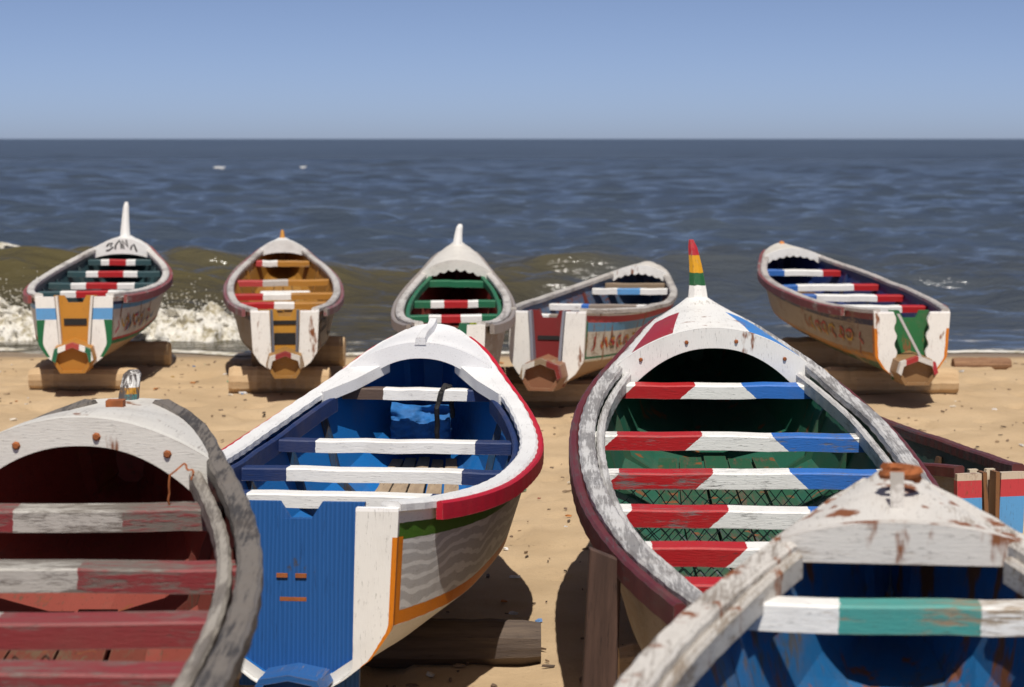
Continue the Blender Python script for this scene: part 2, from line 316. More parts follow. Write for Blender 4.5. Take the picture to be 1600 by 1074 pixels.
# ------------------------------------------------------------------ boats
HBX = [0, .1, .25, .42, .6, .75, .87, .95, 1.0]; HBY = [.53, .72, .92, 1.0, .97, .79, .55, .345, .13]
class Boat:
    def __init__(s, X, D, z0, yaw, pit, L, B, H, R, label, tc, spur=.30):
        s.L, s.B, s.H, s.R, s.tc, s.spur = L, B - .04, H, R, tc, spur; s.X, s.D, s.z0, s.yaw, s.pit = X, D, z0, yaw, pit
        s.e = empty('fishing_boat', (X, D, z0), (pit, 0, yaw)); tag(s.e, label, 'boat', 'fishing boats drawn up on the beach')
        s.sd = random.uniform(0, 90); s.tipf = .62; s.prof = HBY
    def hb(s, t):
        if getattr(s, '_p', None) is not s.prof: s._p = s.prof; s._f = spline(HBX, s.prof)
        return s.B * max(float(s._f(t)), .02)
    def zg(s, t): return s.H * (1 + s.R * max(0, (t - .45) / .55) ** 2 + .1 * max(0, (.3 - t) / .3) ** 2)
    def zk(s, t): return s.H * .82 * max(0, (t - .55) / .45) ** 2
    def sec(s, t):
        h, g, k = s.hb(t), s.zg(t), s.zk(t); fl = .94 - .12 * float(sst(0, .35, t)); kw = min(.17 * s.B / .85, h * .6)
        cz = k + (g - k) * .36; cx = max(h * fl, .012)
        return [(kw * .55, k), (kw, k + .03), (kw + (cx - kw) * .62, k + (cz - k) * .52), (cx, cz), (cx + (h - cx) * .5, cz + (g - cz) * .5), (h, g)]
    SV = [0, .04, .22, .38, .69, 1.0]
    def side(s, t, v, off=0.0):      # point on the right-hand outer surface at girth fraction v
        p = s.sec(t); x = np.interp(v, s.SV, [q[0] for q in p]); z = np.interp(v, s.SV, [q[1] for q in p]); return x + off, t * s.L, z
    def part(s, name, V, F_, m, **k): return mesh(name, V, F_, m, s.e, **k)
    def hull(s, mo, mi):
        ts = np.concatenate([np.linspace(0, .9, 38), np.linspace(.915, 1, 9)]); V = []; UV = []; th = .035
        for t in ts:
            p = s.sec(t); full = [(-a, b) for a, b in p[::-1]] + p; vv = s.SV[::-1] + s.SV
            for (a, b), v in zip(full, vv): V.append((a, t * s.L, b)); UV.append((t * s.L, v))
        n = 12; no = len(V)
        for t in ts:
            p = s.sec(t); q = []
            for i, (a, b) in enumerate(p):
                q.append((max(a - th * (1 if i > 1 else .3), .002), min(b + (.05 if i < 2 else .02 if i == 2 else 0), s.zg(t))))
            full = [(-a, b) for a, b in q[::-1]] + q
            for (a, b), v in zip(full, s.SV[::-1] + s.SV): V.append((a, t * s.L + (0 if t < .97 else -.03), b)); UV.append((t * s.L, v))
        F_ = grid_faces(len(ts), n); mi_ = [0] * len(F_)
        G = [tuple(i + no for i in f) for f in F_]; mi_ += [1] * len(G); F_ += G
        for i in range(len(ts) - 1):
            for j in (0, n - 1): F_.append((i*n + j, (i+1)*n + j, no + (i+1)*n + j, no + i*n + j)); mi_.append(0)
        for r in (0, len(ts) - 1):
            for j in range(n - 1): F_.append((r*n + j, r*n + j + 1, no + r*n + j + 1, no + r*n + j)); mi_.append(0)
        q = (len(ts) - 1) * n; F_ += [tuple(range(q, q + n)), tuple(range(no + q, no + q + n))]; mi_ += [0, 1]
        o = mesh('hull', V, F_, [mo, mi], s.e, uv=UV, midx=mi_)
    def rails(s, name, m, w, h, dx, dz, t0=0., t1=.985, mats=None, wob=.006, n=110):
        for sg in (-1, 1):
            path = []; r = np.random.RandomState(int(s.sd * 10) + sg + int(dx * 1000))
            ts = np.linspace(t0, t1, n); off = np.convolve(np.cumsum(r.normal(0, wob * .3, n + 8)), np.ones(9) / 9, 'valid'); off -= np.linspace(off[0], off[-1], n); off = np.clip(off, -wob*2, wob*2)
            for i, t in enumerate(ts):
                t2 = min(t + .004, 1); t1_ = t2 - .008
                tx = s.hb(t2) - s.hb(t1_); ty = .008 * s.L; l = math.hypot(tx, ty); nx, ny = ty / l, -tx / l
                path.append((Vector((sg * (s.hb(t) + dx * nx), t * s.L + dx * ny, s.zg(t) + dz + off[i])), Vector((sg * nx, ny, 0)), Vector((0, 0, 1))))
            hw = lambda k: w * .5 * (1 + .06 * math.sin(k * 1.7 + s.sd))
            b = min(.012, h * .3, w * .3)
            pr = lambda k: [(-hw(k), 0), (hw(k), 0), (hw(k), h - b), (hw(k) - b, h), (-hw(k) + b, h), (-hw(k), h - b)]
            V, F_ = sweep(path, pr); s.part(name, V, F_, m)
    def thwart(s, t, st, slant=0, wear=.3, wcol=GREYW, w=.15, h=.07, drop=.035, m=None):
        x = s.hb(t) - .045; z1 = s.zg(t) - drop; y = t * s.L; sd = random.uniform(0, 50); tl = random.uniform(-.012, .012)
        if m is None:
            zc = z1 - h * .5
            m = striped(-x, x, st, slant, wear, wcol, sd)
        n = 9; V = []; b = .008
        for i in range(n):
            f = i / (n - 1); xx = -x + 2 * x * f; wz = random.uniform(-.004, .004) + tl * (f - .5); wy = random.uniform(-.004, .004)
            V += [(xx, y - w/2 + wy, z1 - h + wz), (xx, y - w/2 + wy, z1 - b + wz), (xx, y - w/2 + b + wy, z1 + wz), (xx, y + w/2, z1 + wz), (xx, y + w/2, z1 - h + wz)]
        F_ = grid_faces(n, 5, True) + [(4, 3, 2, 1, 0), tuple(range(5*n - 5, 5*n))]
        o = s.part('thwart', V, F_, m)
        # origin at the beam itself so slanted joints are measured from its middle
        me = o.data; me.transform(__import__('mathutils').Matrix.Translation((0, -y, -(z1 - h * .5)))); o.location = (0, y, z1 - h * .5)
    def ribs(s, tl, m, w=.055, d=.03):
        for t in tl:
            p = s.sec(t); pts = [(-a, b) for a, b in p[::-1]] + p; V = []
            for i, (a, b) in enumerate(pts):
                sg = -1 if a < 0 else 1; top = i in (0, len(pts) - 1); lo = 3 < i < 8
                a1 = sg * max(abs(a) - .03, .001); a2 = sg * max(abs(a) - .04 - d, .0005); b1 = b - (.05 if top else 0) + (.03 if lo else 0); b2 = b1 + (.055 if lo else .01 if not top else 0)
                for dy in (-w/2, w/2): V += [(a1, t*s.L + dy, b1), (a2, t*s.L + dy, b2)]
            F_ = []
            for i in range(len(pts) - 1):
                q = i * 4; r = q + 4
                F_ += [(q+1, q+3, r+3, r+1), (q, q+1, r+1, r), (q+3, q+2, r+2, r+3), (q+2, q, r, r+2)]
            e = (len(pts) - 1) * 4; F_ += [(0, 2, 3, 1), (e, e+1, e+3, e+2)]
            s.part('rib', V, F_, m)
    def floor(s, m, t0=.04, t1=.80, n=4, z=.13):
        for j in range(n):
            V = []; ts = np.linspace(t0, t1, 14)
            for t in ts:
                p = s.sec(t); hw = float(np.interp(s.zk(t) + z, [q[1] for q in p], [q[0] for q in p])) - .05
                a = -hw + 2 * hw * j / n + .008; b = -hw + 2 * hw * (j + 1) / n - .008; zz = s.zk(t) + z + .008 * ((j * 7) % 3)
                V += [(a, t*s.L, zz), (b, t*s.L, zz), (b, t*s.L, zz - .025), (a, t*s.L, zz - .025)]
            F_ = grid_faces(len(ts), 4, True) + [(3, 2, 1, 0), tuple(range(len(V) - 4, len(V)))]
            s.part('floor_board', V, F_, m)
    def crown(s, t): return s.cr * (1 - s.tipf * float(sst(s.tc, 1, t)))
    def deck(s, m, mc, cr=.14, leg=.15, arch=.10, scallop=0, flat=None, ridge=None, lip=None):
        s.cr = cr; V = []; UV = []; ts = np.linspace(s.tc, .995, 16); nx = 15
        for t in ts:
            for i in range(nx):
                f = -1 + 2 * i / (nx - 1); x = f * (s.hb(t) + .01); z = s.zg(t) + .035 + s.crown(t) * (1 - f * f)
                V.append((x, t * s.L, z)); UV.append((f * .5 + .5, t))
        n0 = len(V)
        for (x, y, z), uv in list(zip(V, UV)): V.append((x, y, z - .035)); UV.append(uv)
        A = grid_faces(len(ts), nx); F_ = A + [tuple(i + n0 for i in f)[::-1] for f in A]
        per = [i for i in range(nx)] + [r*nx + nx - 1 for r in range(1, len(ts))] + [(len(ts)-1)*nx + i for i in range(nx - 2, -1, -1)] + [r*nx for r in range(len(ts) - 2, 0, -1)]
        for a, b in zip(per, per[1:] + per[:1]): F_.append((a, b, b + n0, a + n0))
        s.part('foredeck', V, F_, m, uv=UV)
        # arched board closing the aft end of the deck
        V = []; n = 41; t = s.tc; y = t * s.L; hw = s.hb(t) - .012; top = []; bot = []
        for i in range(n):
            f = -1 + 2 * i / (n - 1); x = f * hw; zt = s.zg(t) + .045 + cr * (1 - f * f); g = abs(f)
            zb = s.zg(t) - leg + (leg + cr - arch) * (1 - min(1, (g / .90)) ** 2.2) if g < .90 else s.zg(t) - leg
            if flat is not None: zb = s.zg(t) + flat
            if scallop: zb = s.zg(t) + .045 + cr * (1 - f * f) - arch - scallop * abs(math.sin(f * 13))
            V += [(x, y - .055, zt), (x, y + .006, zt), (x, y + .006, min(zb, zt - .03)), (x, y - .055, min(zb, zt - .03))]
        F_ = grid_faces(n, 4, True) + [(3, 2, 1, 0), tuple(range(4*n - 4, 4*n))]
        s.part('coaming', V, F_, mc)
        if ridge:
            V = []; ts = np.linspace(s.tc + .0, .992, 10)
            for i, t in enumerate(ts):
                z = s.zg(t) + .03 + s.crown(t); q = .028 * (1 + .3 * (i == 0)); yy = t * s.L - (.06 if i == 0 else 0)
                V += [(-q, yy, z), (q, yy, z), (q * .8, yy, z + .045), (-q * .8, yy, z + .045)]
            s.part('deck_ridge', V, grid_faces(10, 4, True) + [(3, 2, 1, 0), tuple(range(36, 40))], ridge)
    def bolts(s, xs, r=.014):
        for f in xs:
            t = s.tc; x = f * s.hb(t); z = s.zg(t) + .045 + s.cr * (1 - f * f) - .075; y = t * s.L - .055; V = []; n = 7
            for k in range(n):
                a = 2 * math.pi * k / n; V.append((x + r * math.cos(a), y - .001, z + r * math.sin(a)))
            for k in range(n):
                a = 2 * math.pi * k / n; V.append((x + .6 * r * math.cos(a), y - .012, z + .6 * r * math.sin(a)))
            s.part('bolt', V, grid_faces(2, n, True) + [tuple(range(n, 2*n))[::-1]], M_RUST)
    def horn(s, m, h, w0=.06, w1=.022, lean=(0., .05), t=.985, up=0):
        V = []; n = 9
        for i in range(n):
            f = i / (n - 1); q = w0 + (w1 - w0) * f ** .8; q2 = q * .8
            if i == n - 1: q *= .6; q2 *= .6
            x = lean[0] * f * f; y = t * s.L + lean[1] * f; z = s.zg(t) + .02 + h * f + up
            for k in range(8):
                a = 2 * math.pi * (k + .5) / 8; V.append((x + q * math.cos(a), y + q2 * math.sin(a), z))
        o = s.part('bow_post', V, grid_faces(n, 8, True) + [tuple(range(8))[::-1], tuple(range(8*n - 8, 8*n))], m, uv=[((i % 8) / 8, (i // 8) / (n - 1)) for i in range(8*n)])
    def stern(s, mw, mp, ms, mr, pin=(.50, .36), zig=0, notch=.45, slots=((.62, .12, .05),), cheek=None, ledge=False):
        sec = s.sec(0.); g = s.zg(0.); Hs = g
        ox = lambda z: float(np.interp(z, [q[1] for q in sec], [q[0] for q in sec]))
        ix = lambda z: s.hb(0) * (pin[1] + (pin[0] - pin[1]) * (z / g) ** 1.3) + zig * math.sin(z * 38)
        for sg in (-1, 1):
            V = []; UV = []; zs = np.linspace(.02, g + .015, 26)
            for z in zs:
                a = ox(min(z, g)) + .012; b = min(ix(z), a - .01); c = .5 * (a + b)
                for x in (b, c, a):
                    for y in (-.035, .012): V.append((sg * x, y, z)); UV.append(((x - b) / max(a - b, .02), z / g))
            n = 6; F_ = []
            idx = [0, 2, 4, 5, 3, 1]
            for i in range(len(zs) - 1):
                for j in range(6): p, q = idx[j], idx[(j + 1) % 6]; F_.append((i*n + p, i*n + q, (i+1)*n + q, (i+1)*n + p))
            F_ += [tuple(idx)[::-1], tuple((len(zs) - 1) * n + i for i in idx)]
            s.part('transom_wing', V, F_, mw, uv=UV)
            if cheek:
                V = []
                for z in np.linspace(g * .30, g + .02, 8):
                    x = ix(z); V += [(sg * (x - .035), -.085 + .05 * z / g, z), (sg * (x - .008), -.085 + .05 * z / g, z), (sg * (x - .008), .05, z), (sg * (x - .035), .05, z)]
                s.part('cheek_board', V, grid_faces(8, 4, True) + [(3, 2, 1, 0), tuple(range(28, 32))], cheek)
        # recessed panel, leaning in at the top, with the motor notch
        V = []; zs = np.linspace(.01, g + .02, 12)
        xsn = np.linspace(-1, 1, 13)
        for z in zs:
            for f in xsn:
                zz = z
                if z > g - .06 and abs(f) < notch: zz = min(z, g - .055)
                V.append((f * (ix(z) + .02), .02 + .07 * z / g, zz))
        n0 = len(V); V += [(x, y + .035, z) for x, y, z in V]
        A = grid_faces(12, 13); F_ = A + [tuple(i + n0 for i in f) for f in A]
        per = list(range(13)) + [r*13 + 12 for r in range(1, 12)] + [11*13 + i for i in range(11, -1, -1)] + [r*13 for r in range(10, 0, -1)]
        for a, b in zip(per, per[1:] + per[:1]): F_.append((a, b, b + n0, a + n0))
        s.part('transom_panel', V, F_, mp)
        for (fz, hw, hh) in slots:
            z = g * fz; y = .02 + .07 * fz - .004; Vb, Fb = box_between((-hw, y - .008, z - hh), (hw, y + .012, z + hh)); s.part('slot_patch', Vb, Fb, M_BLACK)
        # end of the dugout log: six-sided block running out under the transom, with a raised rim
        k = s.spur; w = ox(.34 * g) * .62; zt = .40 * g
        if ledge: w *= .62; zt = .13 * g
        hexa = [(-.62 * w, -.01), (.62 * w, -.01), (1.0 * w, .42 * zt), (.86 * w, .84 * zt), (0, 1.08 * zt), (-.86 * w, .84 * zt), (-1.0 * w, .42 * zt)]
        V = []
        for (y, sc) in ((-k, .92), (-k * .5, 1.0), (.16, 1.04)):
            for x, z in hexa: V.append((x * sc, y, .02 + (z - .02) * sc))
        inner = [(x * .74, -k, .05 + (z - .05) * .74 + .012) for x, z in hexa]; b0 = len(V); V += inner; V += [(x, -k + .05, z) for x, _, z in inner]
        F_ = grid_faces(3, 7, True) + [tuple(range(14, 21))]
        for i in range(7): j = (i + 1) % 7; F_ += [(i, j, b0 + j, b0 + i), (b0 + i, b0 + j, b0 + 7 + j, b0 + 7 + i)]
        F_.append(tuple(range(b0 + 7, b0 + 14)))
        sp = s.part('stern_spur', V, F_, ms)
        V = []
        for x, z in [hexa[6], hexa[5], hexa[4], hexa[3], hexa[2]]:
            X, Z = x * .93, .02 + (z - .02) * .93
            V += [(X * 1.03, -k - .02, Z + .012), (X * 1.03, -k + .05, Z + .012), (X * .84, -k + .05, Z * .86), (X * .84, -k - .02, Z * .86)]
        mesh('spur_rim', V, grid_faces(5, 4, True) + [(3, 2, 1, 0), tuple(range(16, 20))], mr, sp)
    def strokes(s, lines, m, t0, t1, v0, v1, wd=.022, side=1, name='lettering'):
        """painted lettering as thin raised strokes on the hull side: lines of (a, b) in 0..1"""
        for ln in lines:
            V = []; F_ = []; pts = []
            for (a0, b0), (a1, b1) in zip(ln, ln[1:]):
                for q in np.linspace(0, 1, 4)[:-1]: pts.append((a0 + (a1 - a0) * q, b0 + (b1 - b0) * q))
            pts.append(ln[-1]); base = len(V)
            P = [Vector(s.side(t0 + (t1 - t0) * a, v0 + (v1 - v0) * b, .006)) for a, b in pts]
            for i, p in enumerate(P):
                d = (P[min(i + 1, len(P) - 1)] - P[max(i - 1, 0)]).normalized(); nrm = Vector((1, 0, -.2)).normalized(); sdv = d.cross(nrm) * wd * .5
                for q in (p + sdv, p - sdv): V.append((side * q.x, q.y, q.z))
            F_ += [(base + 2*i, base + 2*i + 1, base + 2*i + 3, base + 2*i + 2) for i in range(len(P) - 1)]
            s.part(name, V, F_, m)
def scribble(n, seed):
    """loose painted curls and slashes, no letters"""
    r = random.Random(seed); out = []
    for i in range(n):
        x = i / n; d = .8 / n; k = r.randrange(3); h = r.uniform(.5, .9); ph = r.uniform(0, 6)
        if k == 0: out.append([(x, .1), (x + d * .5, .1 + h * .5), (x + d * .35, .1 + h)])
        elif k == 1: out.append([(x + d * (.5 + .5 * math.cos(ph + q * .9)), .5 + .4 * h * math.sin(ph + q * .9)) for q in range(5)])
        else: out.append([(x + d * q / 5, .5 + .35 * h * math.sin(q * 1.5 + ph)) for q in range(6)])
    return out
def log(x0, x1, y, r, zc, m=M_LOG, yaw=0, label='', group='roller logs under the boats', n=22):
    V = []; k = 14; rr = random.Random(x0 * 77 + y); bump_ = [rr.uniform(.88, 1.08) for _ in range(k)]; L = x1 - x0
    for i in range(n):
        f = i / (n - 1); q = r * (1 - .05 * f) * rr.uniform(.95, 1.04)
        if i in (0, n - 1): q *= .90
        for j in range(k):
            a = 2 * math.pi * j / k; V.append((-L/2 + L * f, q * bump_[j] * math.cos(a), q * bump_[j] * math.sin(a) + r))
    o = mesh('roller_log', V, grid_faces(n, k, True) + [tuple(range(k))[::-1], tuple(range(n*k - k, n*k))], m)
    o.location = ((x0 + x1) / 2, y, zc - r - .012); o.rotation_euler = (0, 0, yaw); return tag(o, label, 'log', group)

def GM(c, wear=.5, wc=GREYW, **k): return paint(c, wear, wc, 'y', **k)
CW = (.60, .575, .54)   # chalky weathered white
W = WHITE
def thw(b, specs, **k):
    for t, st in specs: b.thwart(t, st, **k)
# ---- B: freshly painted blue and white boat, centre left
b = Boat(-.948, 9.597, .27, -.091, -.021, 4.79, .878, .732, .75, 'freshly painted white boat with bright blue inside and red rub rail', .872, .22)
b.hull(hull_paint([(0, (.66, .65, .63)), (.38, ORANGE), (.455, (.46, .455, .45)), (.84, (.06, .15, .02)), (.93, W)], (.07, .40, .86, ORANGE), .08, WOOD, 0, 4, .35, .08, (.46, .84, (.66, .66, .65))),
       paint((.008, .13, .40), .16, (.22, .19, .15), 'y', seed=3, dirt=.2))
b.rails('gunwale', GM((.72, .72, .72), .12, GREYW, seed=8, dirt=.12), .10, .042, -.03, 0, wob=.004)
b.rails('inwale', paint(NAVY, .12, GREYW, 'y', seed=2), .035, .10, -.105, -.105, .03, .80)
b.rails('rub_rail', paint((.46, .012, .03), .08, GREYW, 'y', seed=5, dirt=.1), .035, .085, .035, -.055, .07, .97, wob=.003)
BR = (.10, .065, .05)
thw(b, [(.84, [(0, BR), (.27, W), (.83, NAVY)]), (.637, [(0, NAVY), (.19, W), (.81, NAVY)]), (.468, [(0, NAVY), (.2, W), (.80, NAVY)]), (.265, [(0, NAVY), (.17, W), (.79, NAVY)])], wear=.12, w=.13)
b.ribs([.2, .36, .52, .68, .78], paint((.02, .06, .12), .5, DARKW, 'z', seed=6)); b.floor(M_BARE, .05, .90, 5)
b.tipf = .85; b.deck(GM((.74, .74, .75), .08, seed=9, dirt=.08), GM((.74, .74, .75), .10, seed=12, dirt=.08), .15, .09, .055, ridge=GM((.72, .72, .73), .1, seed=9, dirt=.1))
b.stern(wing_paint([(0, W)], (.88, 0, .06, .86, ORANGE), .05, 0, 2, .3), ribbed((.010, .075, .25)), paint((.02, .10, .30), .35, WOOD, 'y', seed=1), paint((.02, .10, .30), .2, WOOD, 'x'), (.60, .56), 0, .30, (), None, True)
for dx, z, wd in ((-.05, .50, .025), (.035, .50, .025), (0.0, .395, .06), (.0, .17, .025)):
    V, F_ = box_between((dx - wd - .03, .055 - .002, z - .009), (dx + wd - .03, .075, z + .009)); b.part('rust_scar', V, F_, M_RUST)
for sg in (-1, 1):      # knees that tie the deck board to the rails
    t0, t1 = b.tc, b.tc - .10; V = []
    for t, q in ((t0 + .01, .16), (.5 * (t0 + t1), .10), (t1, .02)):
        x = b.hb(t) - .075; z = b.zg(t) + .055
        V += [(sg * x, t*b.L, z), (sg * (x - q), t*b.L - .02, z), (sg * (x - q), t*b.L - .02, z - .07), (sg * x, t*b.L, z - .07)]
    b.part('knee', V, grid_faces(3, 4, True) + [(3, 2, 1, 0), (8, 9, 10, 11)], GM((.72, .72, .72), .15, seed=8, dirt=.1))
B_ = b
# ---- C: green boat with tricolour thwarts
b = Boat(1.122, 7.955, .27, -.026, .035, 7.869, .885, .639, .455, 'large weathered boat with dark green inside and red, white and blue thwarts', .768, .2)
b.hull(hull_paint([(0, (.10, .075, .05)), (.38, (.30, .25, .19)), (.8, (.03, .035, .05)), (.9, MAROON)], None, .5, WOOD, 0, 14), paint((.018, .10, .062), .22, (.10, .075, .04), 'y', rust=.4, seed=23))
b.rails('gunwale', GM((.56, .55, .54), .62, (.24, .23, .225), seed=31, dirt=.3), .088, .05, -.03, 0, wob=.012)
b.rails('inwale', GM((.55, .54, .53), .5, (.27, .26, .25), seed=35), .045, .085, -.105, -.075, .02, .765, wob=.006)
b.rails('rub_rail', paint((.12, .02, .025), .42, (.09, .07, .07), 'y', seed=33), .05, .10, .04, -.075, .01, .96, wob=.008)
for t, wr, sl in ((.747, .22, 1), (.562, .38, 1), (.427, .42, 1), (.305, .35, 1), (.199, .35, 1), (.102, .35, 1)):
    b.thwart(t, [(0, W), (.06, RED), (.36, W), (.67, (.03, .15, .50)), (.95, W)], 1.1, wr, (.16, .15, .145), w=.14, h=.085)
b.ribs([.14, .26, .37, .48, .6, .7], paint((.02, .09, .05), .35, (.08, .06, .04), 'z', seed=7)); b.floor(paint((.02, .085, .045), .45, (.10, .075, .05), 'y', rust=.6, seed=3), .03, .74, 5)
k = NT('tricolour_deck_paint'); u = k.xyz('UV'); cdk = k.mix(k.math('GREATER_THAN', k.math('ADD', u[1], k.math('MULTIPLY', k.noise(4), .02)), .915), k.steps(u[0], [(0, W), (.10, (.34, .02, .03)), (.30, W), (.68, (.05, .22, .58)), (.92, W)]), W)
b.deck(finish(k, cdk, .30, (.3, .26, .2), 'y', .4, .5, .5, 3, .2), paint(W, .25, (.32, .30, .27), 'z', rust=.35, seed=42, dirt=.1), .25, .14, .085, ridge=None); b.bolts([-.72, -.27, .22, .7])
k = NT('flag_post_paint'); u = k.xyz('UV'); b.horn(finish(k, k.steps(k.math('ADD', u[1], k.math('MULTIPLY', k.noise(30, 3), .05)), [(0, W), (.34, (.012, .10, .035)), (.53, (.62, .30, .012)), (.79, (.40, .02, .03))]), .3, (.3, .28, .25), 'z', .4), .47, .085, .03, (-.05, .05), up=.04)
b.stern(wing_paint([(0, W)]), paint(GREEN, .3), paint(WOOD, .4), paint(W, .4)); C_ = b
# ---- A: dark red boat, front left
b = Boat(-1.731, 2.649, .40, -.001, .013, 7.283, .976, .744, .354, 'old boat with dull red inside and bare grey gunwales, nearest on the left', .845)
b.hull(hull_paint([(0, (.15, .11, .08)), (.4, (.34, .31, .26))], None, .6, GREYW, .3, 5), paint((.25, .06, .045), .35, (.13, .075, .05), 'y', rust=.5, seed=51, dirt=.3))
b.rails('gunwale', GM((.17, .15, .13), .55, (.055, .05, .046), seed=61, dirt=.25), .085, .06, -.03, -.005, wob=.010)
b.rails('inwale', GM((.34, .31, .27), .6, (.17, .15, .13), seed=62), .05, .075, -.115, -.05, .02, .84, wob=.007)
PK = (.23, .035, .038); DW = (.46, .44, .40)
thw(b, [(.794, [(0, PK), (.35, DW), (.69, PK)]), (.682, [(0, DW), (.64, PK)]), (.588, [(0, DW), (.55, PK)]), (.509, [(0, DW), (.42, PK)]), (.43, [(0, PK), (.4, DW), (.7, PK)])], wear=.55, wcol=(.16, .14, .12), w=.16, h=.085)
b.thwart(.565, None, m=wood('pale_batten', (.42, .30, .17), (.5, .37, .22), 'x'), w=.05, h=.035, drop=.14)
b.ribs([.45, .54, .63, .72, .8], paint((.13, .03, .022), .5, (.08, .05, .035), 'z', seed=4)); b.floor(paint((.15, .04, .028), .55, (.13, .08, .05), 'y', seed=4, rust=.7), .3, .82, 4)
b.tipf = .97; b.deck(GM((.62, .60, .56), .35, (.3, .27, .24), rust=.3, seed=71), paint((.68, .66, .61), .25, (.33, .29, .24), 'x', rust=.45, seed=72, dirt=.12), .19, .12, .07); b.bolts([-.45, .12, .62], .018)
k = NT('peeling_post_paint'); u = k.xyz('UV'); b.horn(finish(k, k.steps(u[1], [(0, (.05, .2, .2)), (.3, (.5, .24, .02)), (.5, W)]), .75, (.09, .075, .07), 'z', .3), .15, .05, .042, (.02, .03), t=.992)
V, F_ = box_between((-.04, b.L * .945, b.zg(.945) + .055), (.035, b.L * .955, b.zg(.945) + .12)); b.part('rusty_bolt_head', V, F_, M_RUST); A_ = b
# ---- D: nearest boat, lower right
b = Boat(.62, 2.002, .55, -.123, -.013, 5.465, .862, .739, .418, 'nearest boat at lower right, whitish with rust stains and blue inside', .882)
b.prof = [.53, .72, .92, 1.0, .97, .78, .50, .25, .05]; b.tipf = .2
b.hull(hull_paint([(0, WOOD), (.4, CW)], None, .5, GREYW, .3, 6), paint((.014, .12, .30), .42, (.10, .09, .07), 'z', rust=1.1, seed=81, dirt=.35))
b.rails('gunwale', GM((.58, .55, .51), .48, (.27, .235, .20), rust=.7, seed=83, dirt=.25), .095, .055, -.03, -.005, wob=.007)
b.rails('inwale', GM((.50, .47, .43), .55, (.27, .22, .17), rust=.3, seed=84), .04, .08, -.095, -.06, .02, .87)
b.thwart(.817, [(0, W), (.29, (.06, .30, .27)), (.72, W)], 0, .3, (.3, .22, .14), w=.12, h=.085); b.thwart(.60, [(0, W), (.29, (.06, .30, .27)), (.72, W)], 0, .3, (.3, .22, .14))
b.ribs([.5, .62, .72, .79], paint((.02, .12, .3), .3, (.12, .09, .06), 'z', seed=3)); b.floor(paint((.03, .12, .26), .5, WOOD, 'y', seed=9), .1, .8, 4)
b.deck(GM((.60, .575, .54), .38, (.36, .31, .26), rust=.8, seed=88), paint((.62, .59, .55), .4, (.36, .3, .25), 'x', rust=.8, seed=89), .055, .075, .085, flat=-.03)
zt = b.zg(.95) + .09
V, F_ = sweep([(Vector((-.005, b.L * .905 + .01 * i, b.zg(.905) + .03 + .022 * i)), Vector((1, 0, 0)), Vector((0, .4, .9))) for i in range(8)], lambda k: [(-.022, -.02), (.022, -.02), (.022, .02), (-.022, .02)]); b.part('mooring_post', V, F_, GM((.5, .47, .44), .5, seed=4))
V = []; rr = random.Random(4); n = 12
for i in range(40):
    f = i / 39; a = f * 9; p = Vector((.055 * math.cos(a) + .01, b.L * .935 + .04 * math.sin(a), zt + .035 + .035 * f)); V.append((p, Vector((math.cos(a), math.sin(a), 0)), Vector((0, 0, 1))))
Vv, F_ = sweep(V, lambda k: [(.016 * math.cos(q * 1.047) + rr.uniform(-.004, .004), .016 * math.sin(q * 1.047)) for q in range(6)]); b.part('rusty_chain_loop', Vv, F_, M_RUST); D_ = b
# ---- E: far left boat with tall white horn
b = Boat(-4.611, 23.213, .27, .089, .007, 6.576, .782, .69, .475, 'far left boat with tall white bow post and orange stern panel', .885)
b.hull(hull_paint([(0, (.26, .15, .07)), (.37, (.02, .16, .07)), (.42, (.5, .04, .05)), (.45, (.60, .58, .55)), (.84, LBLUE), (.91, NAVY), (.95, W)], None, .3, WOOD, .3, 7), paint(TEAL, .2, WOOD, 'y', seed=3))
b.rails('gunwale', GM((.62, .59, .55), .45, GREYW, seed=13), .085, .05, -.025, 0, wob=.012); b.rails('rub_rail', paint((.28, .06, .06), .4, GREYW, 'y'), .04, .09, .04, -.06, .05, .96)
T4 = [(0, TEAL), (.2, W), (.33, RED), (.60, W), (.75, TEAL)]; thw(b, [(.843, T4), (.713, T4), (.537, T4), (.359, T4)], wear=.12)
b.ribs([.3, .45, .62, .78], paint(TEAL, .3, DARKW, 'z')); b.floor(paint((.25, .03, .025), .3, WOOD, 'y'), .05, .85)
b.deck(GM(W, .12, seed=3, dirt=.1), paint(W, .08, GREYW, 'x', dirt=.08), .15, .06, .16)
b.horn(paint((.74, .73, .71), .1, GREYW, 'z', dirt=.1), .50, .075, .035, (.02, .05), t=.97, up=.04)
b.stern(wing_paint([(0, W), (.70, LBLUE), (.86, W)], (.62, .14, .18, .70, (.012, .13, .05)), .06), paint(OCHRE, .1, WOOD, 'z', dirt=.15), paint((.40, .17, .025), .25, WOOD, 'y'), striped(-.3, .3, [(0, GREEN), (.25, W), (.38, (.4, .06, .05)), (.62, W), (.72, GREEN), (.82, W)]), (.52, .40), 0, .5, ((.66, .12, .035), (.17, .12, .025)), GM((.66, .63, .58), .2))
for i, (c, sd) in enumerate((((.50, .03, .05), 2), ((.60, .33, .03), 5), ((.05, .2, .45), 8))): b.strokes([[(x * .8 + i * .1, y) for x, y in l] for l in scribble(5, sd)], plain('side_art_paint', c, .5), .02, .36, .48, .80, .03, name='side_decoration')
lt = [[(-.40, .62), (-.34, .85), (-.24, .80), (-.30, .55), (-.22, .35), (-.34, .15), (-.42, .22)], [(-.17, .1), (-.15, .55), (-.05, .98), (.0, .5), (.0, .1)], [(.07, .1), (.02, .95), (.19, .35), (.13, 1.05)], [(.25, .1), (.28, .5), (.34, .78), (.42, .1)]]
V = []; F_ = []
